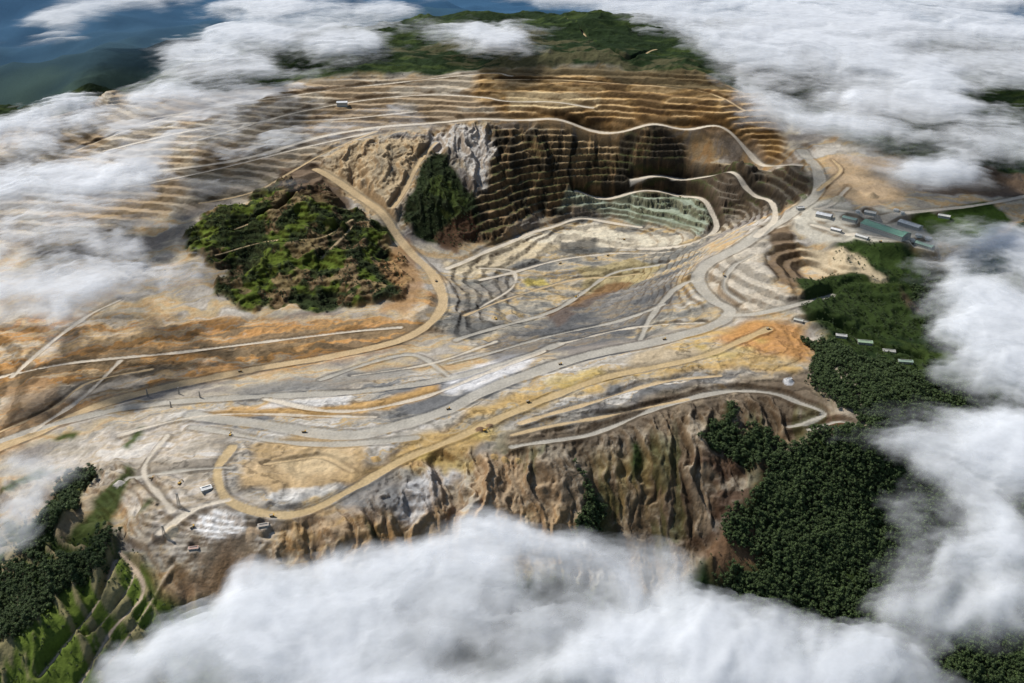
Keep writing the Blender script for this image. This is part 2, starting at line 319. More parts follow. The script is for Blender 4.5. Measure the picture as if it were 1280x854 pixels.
# near flows
C=lerp(C,ramp(flow,[(.36,(.13,.135,.14)),(.42,(.24,.235,.22)),(.46,(.42,.39,.34)),(.49,(.33,.305,.26)),(.52,(.44,.32,.17)),(.55,(.36,.33,.28)),(.60,(.56,.54,.505)),(.7,(.36,.34,.30))]),near*.88)
yb=ramp(flow2*.8+med*.2,[(.36,(.32,.22,.11)),(.45,(.46,.32,.14)),(.50,(.45,.34,.19)),(.54,(.34,.31,.25)),(.58,(.47,.33,.14)),(.64,(.40,.33,.23))])
m=pmask([(860,420),(930,402),(1000,405),(1022,440),(990,468),(900,462),(800,478),(700,500),(620,540),(560,575),(500,610),(400,648),(375,640),(440,590),(540,540),(650,488),(760,462)],4); C=lerp(C,yb,m*.92)
paint([(925,404),(1000,404),(1022,438),(1000,455),(950,440),(890,425)],(.42,.22,.09),.85,6)
for (a,b,c,d) in [(905,445,22,5),(880,437,12,4),(930,436,14,4),(945,425,10,3),(700,478,30,9),(735,470,20,6),(560,575,40,8),(510,600,30,8),(600,545,24,6)]:
    paint([(a-c,b),(a-c*.4,b-d),(a+c*.6,b-d*.8),(a+c,b),(a+c*.4,b+d),(a-c*.5,b+d*.8)],(.50,.38,.14),.6,3,warp=1)
paint([(300,505),(420,510),(540,485),(560,490),(520,508),(400,524),(260,522)],(.46,.29,.12),.85,3)
paint([(560,470),(640,440),(670,452),(600,488),(560,490)],(.62,.62,.63),.8,3); paint([(360,500),(450,495),(440,508),(330,512)],(.60,.59,.57),.8)
paint([(280,490),(400,470),(520,455),(520,470),(400,488),(300,505)],(.20,.198,.19),.75,4)
m=pmask([(60,565),(200,520),(300,545),(290,600),(330,650),(330,690),(220,690),(150,640)],5)
C=lerp(C,ramp(med*.5+flow2*.5,[(.40,(.26,.23,.19)),(.47,(.40,.36,.30)),(.53,(.50,.46,.41)),(.58,(.40,.33,.24)),(.64,(.55,.52,.48))]),m*.85)
paint([(312,560),(380,542),(455,560),(450,596),(350,628),(305,608)],(.44,.32,.18),.85,3); paint([(350,580),(400,566),(440,575),(380,600)],(.50,.40,.26),.8,3)
paint([(340,632),(380,612),(440,600),(442,608),(390,625),(350,640)],(.68,.67,.64),.7,1)
paint([(248,650),(275,638),(305,650),(302,672),(270,680),(248,668)],(.80,.80,.79),1,1,warp=.3)
paint([(430,605),(500,585),(530,600),(500,650),(440,655)],(.20,.205,.21),.8,3); paint([(500,640),(520,605),(560,578),(566,590),(530,640),(505,655)],(.52,.52,.52),.85,2)
# spoil
sp=pmask([(620,545),(720,535),(850,495),(1000,470),(1060,500),(1085,545),(1000,558),(930,600),(870,700),(760,700),(700,640),(600,600)],5)
gc=gul+.5
C=lerp(C,ramp(gc*.5+streakv*.5,[(.36,(.10,.075,.05)),(.46,(.18,.14,.095)),(.54,(.26,.215,.155)),(.64,(.36,.31,.24))]),sp*.95)
upper=pmask([(620,545),(720,535),(850,490),(1000,465),(1050,505),(900,530),(760,560),(640,570)],5); C=lerp(C,ramp(flow,[(.36,(.14,.11,.08)),(.47,(.26,.21,.15)),(.54,(.36,.30,.22)),(.62,(.20,.165,.13))]),upper*.9)
paint([(560,575),(640,560),(720,620),(700,690),(600,690),(520,660)],(.38,.28,.18),.8,6,S(.36,.5,streakv))
paint([(380,650),(500,650),(560,690),(420,700),(330,700)],(.44,.29,.14),.6,6)
paint([(740,570),(830,560),(850,600),(800,640),(760,640)],(.27,.21,.09),.7,5,S(.4,.6,streakv))
paint([(850,590),(930,570),(970,600),(900,680),(860,690),(830,660)],(.075,.045,.03),.9,6,S(.3,.5,med))
paint([(860,690),(940,665),(945,720),(900,745)],(.13,.08,.05),.9,4)
paint([(1000,545),(1060,520),(1085,545),(1030,560)],(.17,.10,.06),.9,3)
paint([(870,530),(960,510),(1000,530),(900,560)],(.12,.09,.06),.6,4)
for P in ([(735,590),(768,680),(710,690),(722,640)],[(785,560),(800,560),(800,600),(788,590)],[(905,500),(918,520),(900,560),(885,560)],[(452,655),(470,655),(468,680),(455,680)],[(880,565),(900,540),(960,560),(940,600)]):
    paint(P,(.028,.045,.012),1,2)
C=lerp(C,col((.07,.085,.03)),sp*(1-upper)*S(.54,.62,fbm(X+n1*70,Y*.3,50,4,12))*.6)
# bottom left
paint([(-40,725),(60,705),(135,685),(160,700),(215,745),(300,750),(250,900),(-60,900)],(.095,.13,.03),1,4)
paint([(-40,725),(60,705),(135,685),(120,730),(40,800),(-40,850)],(.025,.045,.012),1,3)
C=lerp(C,col((.30,.24,.16)),bl*S(.58,.68,gul2+.5)*.6)
for P in ([(30,685),(55,640),(100,590),(122,592),(100,640),(60,712)],[(100,680),(135,610),(165,580),(160,610),(120,680)],[(150,555),(175,535),(178,545),(155,562)],[(70,545),(100,538),(95,545)],[(0,610),(60,585),(80,590),(20,620)],[(160,650),(190,625),(185,640)]):
    paint(P,(.04,.06,.015),.95,2)
paint([(200,740),(280,690),(330,720),(260,760)],(.36,.26,.17),.8,4)
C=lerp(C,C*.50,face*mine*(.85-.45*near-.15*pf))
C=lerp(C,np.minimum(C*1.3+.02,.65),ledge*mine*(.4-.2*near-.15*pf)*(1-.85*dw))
C=lerp(C,col((.045,.058,.02)),ledge*dw*S(.45,.56,med)*.8)
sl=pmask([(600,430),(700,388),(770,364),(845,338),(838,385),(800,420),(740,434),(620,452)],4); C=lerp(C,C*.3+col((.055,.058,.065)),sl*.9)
C=C*(.88+.24*fine[...,None])*(.86+.28*med[...,None])
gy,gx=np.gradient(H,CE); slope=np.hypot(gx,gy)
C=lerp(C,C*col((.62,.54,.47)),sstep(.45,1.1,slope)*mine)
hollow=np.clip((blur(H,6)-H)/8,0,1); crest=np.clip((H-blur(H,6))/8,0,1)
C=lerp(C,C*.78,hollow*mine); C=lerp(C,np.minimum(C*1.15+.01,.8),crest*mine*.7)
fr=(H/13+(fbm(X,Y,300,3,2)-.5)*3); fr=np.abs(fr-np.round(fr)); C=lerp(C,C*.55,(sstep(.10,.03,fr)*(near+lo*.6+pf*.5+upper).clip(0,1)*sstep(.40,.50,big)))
C=lerp(C,C*.55,berm_shade*mine*.75)  # dark road edges: berm shadow and cut painted into the colour
rc=roadcol*(.80+.4*fbm(X,Y,45,4,4))[...,None]
C=lerp(C,rc,roadmask*.90)
C=C.clip(.004,.85)
lum=C.mean(-1,keepdims=True); C=np.clip(lum+(C-lum)*1.12,.004,.85)
def cone(px,py,r,h,c):
    global H,C
    p=hit(px,py); D=np.hypot(X-p[0],(Y-p[1]))*(1+n1*.5)
    H=H+np.clip(1-D/r,0,1)*h; C=lerp(C,col(c),1-sstep(r*.85,r*1.05,D))
for a in [(640,398,30,14,(.3,.28,.25)),(618,572,12,8,(.4,.27,.12)),(632,575,12,8,(.4,.27,.12)),(648,576,10,7,(.42,.3,.14)),(600,538,14,8,(.16,.1,.06)),(612,534,12,7,(.18,.12,.07)),(985,480,16,9,(.5,.5,.5)),(470,575,14,7,(.45,.3,.13)),(1090,245,30,18,(.40,.30,.19)),(215,668,16,9,(.5,.42,.3)),(315,672,14,8,(.4,.3,.2)),(1048,250,26,14,(.45,.4,.3)),(170,640,14,8,(.5,.45,.38)),(150,610,14,7,(.45,.42,.38))]: cone(*a)
# ------------------------------------------------------------------ material helpers
def newmat(name):
    m=bpy.data.materials.new(name); m.use_nodes=True; nt=m.node_tree; return m,nt,nt.nodes["Principled BSDF"]
def simple(name,c,rough=.7,ns=.3,var=.18,metal=0):
    m,nt,b=newmat(name); N=nt.nodes; L=nt.links
    tc=N.new("ShaderNodeTexCoord"); no=N.new("ShaderNodeTexNoise"); no.inputs["Scale"].default_value=ns; no.inputs["Detail"].default_value=3
    r=N.new("ShaderNodeValToRGB"); r.color_ramp.elements[0].position=.3; r.color_ramp.elements[1].position=.7
    r.color_ramp.elements[0].color=(*[v*(1-var) for v in c],1); r.color_ramp.elements[1].color=(*[min(1,v*(1+var)) for v in c],1)
    L.new(tc.outputs["Object"],no.inputs["Vector"]); L.new(no.outputs["Fac"],r.inputs["Fac"]); L.new(r.outputs["Color"],b.inputs["Base Color"])
    b.inputs["Roughness"].default_value=rough; b.inputs["Metallic"].default_value=metal
    return m
def terrain_mat():
    m,nt,b=newmat("terrain_ground"); N=nt.nodes; L=nt.links
    at=N.new("ShaderNodeAttribute"); at.attribute_name="tint"; geo=N.new("ShaderNodeNewGeometry")
    no=N.new("ShaderNodeTexNoise"); no.inputs["Scale"].default_value=.13; no.inputs["Detail"].default_value=4; no.inputs["Roughness"].default_value=.65
    L.new(geo.outputs["Position"],no.inputs["Vector"])
    r=N.new("ShaderNodeMapRange"); r.inputs["From Min"].default_value=.3; r.inputs["From Max"].default_value=.7; r.inputs["To Min"].default_value=.84; r.inputs["To Max"].default_value=1.16
    L.new(no.outputs["Fac"],r.inputs["Value"])
    vm=N.new("ShaderNodeVectorMath"); vm.operation='SCALE'; L.new(at.outputs["Color"],vm.inputs[0]); L.new(r.outputs[0],vm.inputs["Scale"])
    L.new(vm.outputs[0],b.inputs["Base Color"]); b.inputs["Roughness"].default_value=.95; b.inputs["Specular IOR Level"].default_value=.1
    bu=N.new("ShaderNodeBump"); bu.inputs["Strength"].default_value=.6; bu.inputs["Distance"].default_value=4
    L.new(no.outputs["Fac"],bu.inputs["Height"]); L.new(bu.outputs[0],b.inputs["Normal"])
    return m
TM=terrain_mat()
def gridmesh(name,xg,yg,Z,Cc=None,keep=None,attr=None,mat=None):
    ny,nx=Z.shape; me=bpy.data.meshes.new(name)
    XX,YY=(xg,yg) if xg.ndim==2 else np.meshgrid(xg,yg)
    co=np.stack([XX,YY,Z],-1).reshape(-1,3).astype(np.float32)
    idx=np.arange(ny*nx).reshape(ny,nx)
    q=np.stack([idx[:-1,:-1],idx[:-1,1:],idx[1:,1:],idx[1:,:-1]],-1).reshape(-1,4)
    if keep is not None:
        q=q[keep.reshape(-1)]; used=np.zeros(len(co),bool); used[q.reshape(-1)]=True
        remap=np.cumsum(used)-1; q=remap[q]; co=co[used]
    else: used=slice(None)
    me.vertices.add(len(co)); me.vertices.foreach_set("co",co.reshape(-1))
    me.loops.add(q.size); me.loops.foreach_set("vertex_index",q.reshape(-1).astype(np.int32))
    me.polygons.add(len(q)); me.polygons.foreach_set("loop_start",(np.arange(len(q))*4).astype(np.int32))
    me.update(calc_edges=True)
    if Cc is not None:
        a=me.color_attributes.new("tint",'FLOAT_COLOR','POINT'); cc=np.ones((ny*nx,4),np.float32); cc[:,:3]=Cc.reshape(-1,3)
        a.data.foreach_set("color",cc[used].reshape(-1))
    if attr is not None:
        for k,v in attr.items():
            a=me.attributes.new(k,'FLOAT','POINT'); a.data.foreach_set("value",v.reshape(-1).astype(np.float32)[used])
    if mat: me.materials.append(mat)
    ob=bpy.data.objects.new(name,me); sc.collection.objects.link(ob)
    return ob
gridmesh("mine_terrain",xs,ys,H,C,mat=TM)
ox=np.arange(-30000,30001,90.); oy=np.arange(-3000,60001,90.)
OX,OY=np.meshgrid(ox,oy); OH=base_h(OX,OY)
OH+=(fbm(OX,OY,520,6,2,ridge=True)-.5)*130-10
OC=np.broadcast_to(col((.014,.026,.010)),OX.shape+(3,)).copy()
omed=fbm(OX,OY,700,5,7); OC=lerp(OC,col((.035,.055,.02)),sstep(.5,.7,omed))
haze=sstep(5600,11000,np.hypot(OX,OY)); OC=lerp(OC,col((.035,.10,.19)),haze*.92)  # aerial haze painted into the tint: bluer with distance
OH=np.where(OY<900,np.minimum(OH,-500),OH)
inn=(np.abs(OX)<3480)&(OY>1270)&(OY<6380); keep=~(inn[:-1,:-1]&inn[1:,:-1]&inn[:-1,1:]&inn[1:,1:])
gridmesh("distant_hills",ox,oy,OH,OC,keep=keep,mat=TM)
# ------------------------------------------------------------------ forest
def wobj(name,me,loc=(0,0,0),parent=None,rot=0):
    o=bpy.data.objects.new(name,me); o.location=loc; o.rotation_euler=(0,0,rot)
    if parent: o.parent=parent
    sc.collection.objects.link(o); return o
leafm=[simple("tree_foliage_dark",(.028,.050,.013),.8,.25,.5),simple("tree_foliage_light",(.055,.090,.02),.8,.25,.5)]; bark=simple("tree_bark",(.12,.09,.06))
protos=bpy.data.collections.new("rainforest_tree_kinds")
for k in range(6):
    bm=bmesh.new(); R=random.Random(k)
    hh=R.uniform(13,23); cr_=R.uniform(5,10)
    def tube(p,q,r0,r1,mi):
        p=Vector(p);q=Vector(q);d=(q-p).normalized();u=d.orthogonal().normalized();v=d.cross(u)
        a=[bm.verts.new(p+(u*math.cos(t)+v*math.sin(t))*r0) for t in [i*math.tau/6 for i in range(6)]]
        b=[bm.verts.new(q+(u*math.cos(t)+v*math.sin(t))*r1) for t in [i*math.tau/6 for i in range(6)]]
        for i in range(6):
            f=bm.faces.new((a[i],a[(i+1)%6],b[(i+1)%6],b[i])); f.material_index=mi
    tube((0,0,-3),(0,0,hh*.6),.5,.3,2)
    cl=[]
    for i in range(10):
        a=R.random()*math.tau; r=cr_*R.uniform(.15,.85); c=Vector((r*math.cos(a),r*math.sin(a)*.8,hh*R.uniform(.45,.92)-r*.25)); cl.append((c,R.uniform(1.8,3.8)))
        tube((0,0,hh*.45),c,.22,.06,2)
    for c,s in cl:
        g=bmesh.ops.create_icosphere(bm,subdivisions=1,radius=s*.75)['verts']
        for v in g: v.co=v.co*R.uniform(.65,1.2)+c
        mi=0 if c.z<hh*.65 else (1 if R.random()<.5 else 0)
        for v in g:
            for f in v.link_faces: f.material_index=mi
        for j in range(30):
            d=Vector((R.gauss(0,1),R.gauss(0,1),R.gauss(.3,1))).normalized(); p=c+d*s*R.uniform(.75,1.3); u=Vector((R.gauss(0,1),R.gauss(0,1),R.gauss(0,.6))).normalized(); v=u.cross(d).normalized(); z=R.uniform(.4,.9)
            f=bm.faces.new([bm.verts.new(p+u*z),bm.verts.new(p+v*z*.7),bm.verts.new(p-u*z),bm.verts.new(p-v*z*.7)]); f.material_index=1 if R.random()<.4 else 0
    me=bpy.data.meshes.new("rainforest_tree"); bm.to_mesh(me); bm.free()
    for m in leafm+[bark]: me.materials.append(m)
    protos.objects.link(bpy.data.objects.new("rainforest_tree",me))
FM=np.zeros((NY,NX),np.float32)
for P in ([(1000,425),(1080,455),(1200,505),(1250,560),(1180,640),(1150,720),(1120,800),(980,800),(900,745),(945,720),(905,665),(970,600),(940,600),(880,575),(900,545),(960,560),(1010,560),(1092,548),(1070,515),(1000,475),(1020,445)],
 [(735,590),(768,680),(710,690),(722,640)],[(-40,735),(60,710),(135,685),(120,730),(40,800),(-40,860)],[(30,685),(55,640),(100,590),(122,592),(100,640),(60,712)],[(905,500),(918,520),(900,560),(885,560)],[(1250,540),(1500,560),(1400,860),(1100,860)],[(1150,340),(1240,360),(1250,470),(1160,450)]):
    FM=np.maximum(FM,pmask(P,2,1.4))
def scatter(name,M,per,smin,smax):
    A_=CE*CE; pr=M*A_/per; pick=rng.rand(NY,NX)<pr
    x=X[pick]+rng.uniform(-2,2,pick.sum()); y=Y[pick]+rng.uniform(-2,2,pick.sum()); z=H[pick]
    me=bpy.data.meshes.new(name); me.vertices.add(len(x)); me.vertices.foreach_set("co",np.stack([x,y,z],-1).astype(np.float32).reshape(-1))
    me.update(); o=wobj(name,me)
    ng=bpy.data.node_groups.new(name+"_scatter",'GeometryNodeTree'); ng.interface.new_socket("Geometry",in_out='INPUT',socket_type='NodeSocketGeometry'); ng.interface.new_socket("Geometry",in_out='OUTPUT',socket_type='NodeSocketGeometry')
    N=ng.nodes;L=ng.links; gi=N.new("NodeGroupInput"); go=N.new("NodeGroupOutput"); ip=N.new("GeometryNodeInstanceOnPoints"); ci=N.new("GeometryNodeCollectionInfo")
    ci.inputs["Collection"].default_value=protos; ci.inputs["Separate Children"].default_value=True; ci.inputs["Reset Children"].default_value=True
    rv=N.new("FunctionNodeRandomValue"); rv.data_type='FLOAT_VECTOR'; rv.inputs[0].default_value=(-.15,-.15,0); rv.inputs[1].default_value=(.15,.15,6.28)
    rs=N.new("FunctionNodeRandomValue"); rs.data_type='FLOAT'; rs.inputs[2].default_value=smin; rs.inputs[3].default_value=smax
    L.new(gi.outputs[0],ip.inputs["Points"]); L.new(ci.outputs[0],ip.inputs["Instance"]); ip.inputs["Pick Instance"].default_value=True
    L.new(rv.outputs[0],ip.inputs["Rotation"]); L.new(rs.outputs[1],ip.inputs["Scale"]); L.new(ip.outputs[0],go.inputs[0])
    md=o.modifiers.new("scatter",'NODES'); md.node_group=ng; print(name,len(x))
scatter("rainforest_trees",FM*(.5+.5*S(.40,.5,fbm(X,Y,60,4,3))),28,.35,1.25)
gslope=pmask([(1000,352),(1060,352),(1130,375),(1172,400),(1150,440),(1040,425),(1005,398)],2)
butt=pmask([(549,190),(575,225),(600,262),(596,300),(560,308),(518,300),(503,272),(520,230)],2,.7)
shr=(np.maximum(np.maximum(nat*sstep(5200,3200,Y)*sstep(.42,.5,med)*.8,np.maximum(gslope*1.2,butt*.8)),gh*S(.47,.56,ghn)*1.7)*(1-FM)*(1-roadmask)*(np.abs(X)<Y*.62+250)).astype(np.float32)
scatter("hillside_shrubs",shr,260,.2,.6)
# ------------------------------------------------------------------ buildings
wallm=simple("corrugated_wall",(.36,.36,.33),.6,.4,.12); glass=simple("window_glass",(.05,.07,.09),.2,.5,.1); doorm=simple("roller_door",(.22,.24,.25),.5)
def boxmesh(name,dims,center,mat):
    bm=bmesh.new(); bmesh.ops.create_cube(bm,size=1)
    for v in bm.verts: v.co=Vector((v.co.x*dims[0]+center[0],v.co.y*dims[1]+center[1],v.co.z*dims[2]+center[2]))
    me=bpy.data.meshes.new(name); bm.to_mesh(me); bm.free(); me.materials.append(mat); return me
rmats={}
def building(name,x,y,z,l,w,h,ang,rc_):
    e=bpy.data.objects.new(name,None); e.location=(x,y,z); e.rotation_euler=(0,0,math.radians(ang)); sc.collection.objects.link(e)
    bm=bmesh.new(); rise=w*.16
    pr=[(-w/2,-2),(w/2,-2),(w/2,h),(0,h+rise),(-w/2,h)]
    a=[bm.verts.new((-l/2,p[0],p[1])) for p in pr]; b=[bm.verts.new((l/2,p[0],p[1])) for p in pr]
    bm.faces.new(a[::-1]); bm.faces.new(b)
    for i in (0,1,4): bm.faces.new((a[i],a[(i+1)%5],b[(i+1)%5],b[i]))
    me=bpy.data.meshes.new("walls"); bm.to_mesh(me); bm.free(); me.materials.append(wallm); wobj("walls",me,parent=e)
    if rc_ not in rmats: rmats[rc_]=simple("roof_sheet",rc_,.45,.15,.15)
    bm=bmesh.new(); o=1.0
    for s in (-1,1):
        p=[(-l/2-o,0,h+rise+.35),(l/2+o,0,h+rise+.35),(l/2+o,s*(w/2+o),h+.1),(-l/2-o,s*(w/2+o),h+.1)]
        v=[bm.verts.new(q) for q in p]; u=[bm.verts.new((q[0],q[1],q[2]+.4)) for q in p]
        bm.faces.new(v); bm.faces.new(u[::-1])
        for i in range(4): bm.faces.new((v[i],v[(i+1)%4],u[(i+1)%4],u[i]))
    me=bpy.data.meshes.new("roof"); bm.to_mesh(me); bm.free(); me.materials.append(rmats[rc_]); wobj("roof",me,parent=e)
    wobj("ridge_vent",boxmesh("ridge_vent",(l*.8,w*.08,1.6),(0,0,h+rise+1.4),wallm),parent=e)
    for s in (-1,1):
        wobj("gable_trim",boxmesh("gable_trim",(.8,w*1.03,1.2),(s*(l/2+1.5),0,h+.2),wallm),parent=e)
        wobj("roller_door",boxmesh("roller_door",(.4,w*.35,h*.7),(s*(l/2+.15),0,h*.35),doorm),parent=e)
        k=max(2,int(l/9))
        for i in range(k): wobj("window_%d"%i,boxmesh("window",(3,.3,1.6),(-l/2+(i+.5)*l/k,s*(w/2+.12),h*.6),glass),parent=e)
for b,p in zip(B_LIST,BP): building(b[7],p[0],p[1],p[2],b[2],b[3],b[4],b[5],b[6])
steel=simple("weathered_steel",(.25,.24,.22),.6); pale=simple("tank_paint",(.50,.51,.49),.5)
def tank(px,py,r,h):
    p=hit(px,py,H); bm=bmesh.new()
    bmesh.ops.create_cone(bm,segments=28,radius1=r,radius2=r,depth=h,cap_ends=False,matrix=Matrix.Translation((0,0,h/2)))
    bmesh.ops.create_cone(bm,segments=28,radius1=r*1.03,radius2=r*.1,depth=h*.18,cap_ends=True,matrix=Matrix.Translation((0,0,h*1.09)))
    bmesh.ops.create_cone(bm,segments=28,radius1=r*1.05,radius2=r*1.05,depth=.5,cap_ends=False,matrix=Matrix.Translation((0,0,h*.96)))
    g=bmesh.ops.create_cube(bm,size=1)['verts']
    for v in g: v.co=Vector((v.co.x*1.2,v.co.y*r*2.3,v.co.z*1.0+h*1.2))
    me=bpy.data.meshes.new("process_tank"); bm.to_mesh(me); bm.free(); me.materials.append(pale); wobj("process_tank",me,(p[0],p[1],p[2]-1))
for a in [(1148,296,13,9),(1160,300,13,9),(1140,303,10,10),(1072,266,9,9),(1120,264,11,8),(1128,268,8,8)]: tank(*a)
# ------------------------------------------------------------------ vehicles and masts
yel=simple("machine_yellow_paint",(.50,.30,.05),.5,.5,.2); tyre=simple("tyre_rubber",(.03,.03,.03),.9)
def addbox(bm,c,d,mi,taper=0):
    g=bmesh.ops.create_cube(bm,size=1)['verts']
    for v in g:
        k=1+taper*(v.co.z); v.co=Vector((v.co.x*d[0]*k+c[0],v.co.y*d[1]*k+c[1],v.co.z*d[2]+c[2]))
    for v in g:
        for f in v.link_faces: f.material_index=mi
def addwheel(bm,c,r,w):
    g=bmesh.ops.create_cone(bm,segments=14,radius1=r,radius2=r,depth=w,cap_ends=True,matrix=Matrix.Translation(c)@Matrix.Rotation(math.pi/2,4,'X'))['verts']
    for v in g:
        for f in v.link_faces: f.material_index=1
def truckmesh():
    bm=bmesh.new(); addbox(bm,(0,0,2.2),(12,3,1.2),2); addbox(bm,(4.9,0,3.6),(2.6,5.8,2.2),0); addbox(bm,(4.2,1.8,5.4),(2,2,1.6),3)
    bm2=[(-6.5,-3.2,4.6),(-6.5,3.2,4.6),(3.2,3.2,3.6),(3.2,-3.2,3.6)]; tp=[(-7.4,-3.6,6.0),(-7.4,3.6,6.0),(3.6,3.6,7),(3.6,-3.6,7)]
    lo_=[bm.verts.new(p) for p in bm2]; up=[bm.verts.new(p) for p in tp]
    bm.faces.new(lo_)
    for i in range(4): bm.faces.new((lo_[i],lo_[(i+1)%4],up[(i+1)%4],up[i]))
    ld=[bm.verts.new((p[0]*.95,p[1]*.95,p[2]-.3)) for p in tp]; f=bm.faces.new(ld); f.material_index=4
    addbox(bm,(5.2,0,7.2),(4,6.4,.3),0)
    for x in (4.2,-3.6):
        for s in (-1,1): addwheel(bm,(x,s*2.7,1.7),1.75,1.2 if x>0 else 2.0)
    me=bpy.data.meshes.new("haul_truck"); bm.to_mesh(me); bm.free()
    for m in (yel,tyre,steel,glass,simple("ore_load",(.3,.26,.2))): me.materials.append(m)
    return me
def diggermesh():
    bm=bmesh.new()
    for s in (-1,1): addbox(bm,(0,s*2.4,.9),(8,1.2,1.8),1,-.15)
    addbox(bm,(-1,0,3.4),(6.5,5,2.8),0); addbox(bm,(1.6,1.7,5.0),(1.8,1.6,2.2),3)
    def beam(p,q,w):
        p=Vector(p);q=Vector(q); d=(q-p); g=bmesh.ops.create_cube(bm,size=1)['verts']; qt=d.to_track_quat('X','Z')
        for v in g: v.co=qt@Vector((v.co.x*d.length,v.co.y*w,v.co.z*w*1.3))+(p+q)/2
    beam((2,0,3.5),(7,0,8),1.1); beam((7,0,8),(10,0,4),.9); addbox(bm,(10,0,2.8),(2.2,2.6,2.2),2,.2)
    me=bpy.data.meshes.new("mining_excavator"); bm.to_mesh(me); bm.free()
    for m in (yel,tyre,steel,glass): me.materials.append(m)
    return me
TMe,DMe=truckmesh(),diggermesh()
def zat(x,y): return float(bil(H,X0,Y0,CE,np.array([x]),np.array([y]))[0])
def place(name,me,px,py,ang,s=1.0):
    p=hit(px,py,H); o=wobj(name,me,(p[0],p[1],zat(p[0],p[1])+.05),rot=math.radians(ang)); o.scale=(s,s,s); return o
for (a,b,c) in [(905,345,100),(830,425,10),(700,456,15),(560,512,20),(380,541,0),(545,352,80),(300,465,10),(850,247,-20),(660,504,25),(700,330,20),(760,320,0),(1100,303,0),(960,412,20),(340,646,10),(190,600,0),(240,660,40)]:
    place("haul_truck",TMe,a,b,c,.9)
for (a,b,c) in [(720,372,30),(620,400,120),(288,545,90),(606,540,20),(780,300,200),(225,606,60)]: place("mining_excavator",DMe,a,b,c,1.1)
def mast(name,px,py,h,w):
    p=hit(px,py,H); bm=bmesh.new()
    def bar(a,b,t=.35):
        a=Vector(a);b=Vector(b);d=b-a; g=bmesh.ops.create_cube(bm,size=1)['verts']; q=d.to_track_quat('Z','Y')
        for v in g: v.co=q@Vector((v.co.x*t,v.co.y*t,v.co.z*d.length))+(a+b)/2
    k=6
    c=[(-1,-1),(1,-1),(1,1),(-1,1)]
    for i in range(k):
        z0=h*i/k; z1=h*(i+1)/k; a0=w*(1-.6*i/k); a1=w*(1-.6*(i+1)/k)
        for j in range(4):
            u=c[j];v=c[(j+1)%4]; bar((u[0]*a0,u[1]*a0,z0),(u[0]*a1,u[1]*a1,z1),.6); bar((u[0]*a0,u[1]*a0,z0),(v[0]*a1,v[1]*a1,z1)); bar((u[0]*a1,u[1]*a1,z1),(v[0]*a1,v[1]*a1,z1))
    addbox(bm,(0,0,h+.8),(w*1.8,w*1.2,1.6),0)
    me=bpy.data.meshes.new(name); bm.to_mesh(me); bm.free(); me.materials.append(steel); wobj(name,me,(p[0],p[1],p[2]-.5))
for a in [("drill_mast",185,497,28,2.2),("drill_mast",224,493,24,2.2),("drill_mast",250,497,20,2),("drill_mast",214,510,20,2),("conveyor_tower",224,634,40,3.4),("conveyor_tower",205,668,24,3),("light_mast",640,392,20,1.5)]: mast(*a)
# ------------------------------------------------------------------ clouds
def cloud_mat():
    m=bpy.data.materials.new("cloud_vapour"); m.use_nodes=True; nt=m.node_tree; N=nt.nodes; L=nt.links; N.clear()
    out=N.new("ShaderNodeOutputMaterial"); at=N.new("ShaderNodeAttribute"); at.attribute_name="dens"; geo=N.new("ShaderNodeNewGeometry")
    no=N.new("ShaderNodeTexNoise"); no.inputs["Scale"].default_value=.018; no.inputs["Detail"].default_value=4; no.inputs["Roughness"].default_value=.55
    L.new(geo.outputs["Position"],no.inputs["Vector"])
    def M(op,a,b):
        n_=N.new("ShaderNodeMath"); n_.operation=op
        for i,v in enumerate((a,b)):
            if isinstance(v,(int,float)): n_.inputs[i].default_value=v
            else: L.new(v,n_.inputs[i])
        return n_.outputs[0]
    d=at.outputs["Fac"]; w=M('MULTIPLY',M('MULTIPLY',d,M('SUBTRACT',1.0,d)),4.0)
    al=M('ADD',d,M('MULTIPLY',M('MULTIPLY',M('SUBTRACT',no.outputs["Fac"],.5),.5),w)); cl=N.new("ShaderNodeClamp"); L.new(al,cl.inputs[0])
    di=N.new("ShaderNodeBsdfDiffuse"); di.inputs["Color"].default_value=(.84,.87,.91,1); tr=N.new("ShaderNodeBsdfTranslucent"); tr.inputs["Color"].default_value=(.84,.87,.91,1)
    mx=N.new("ShaderNodeMixShader"); mx.inputs[0].default_value=.33; L.new(di.outputs[0],mx.inputs[1]); L.new(tr.outputs[0],mx.inputs[2])
    t=N.new("ShaderNodeBsdfTransparent"); m2=N.new("ShaderNodeMixShader"); L.new(cl.outputs[0],m2.inputs[0]); L.new(t.outputs[0],m2.inputs[1]); L.new(mx.outputs[0],m2.inputs[2]); L.new(m2.outputs[0],out.inputs[0])
    return m
CM=cloud_mat()
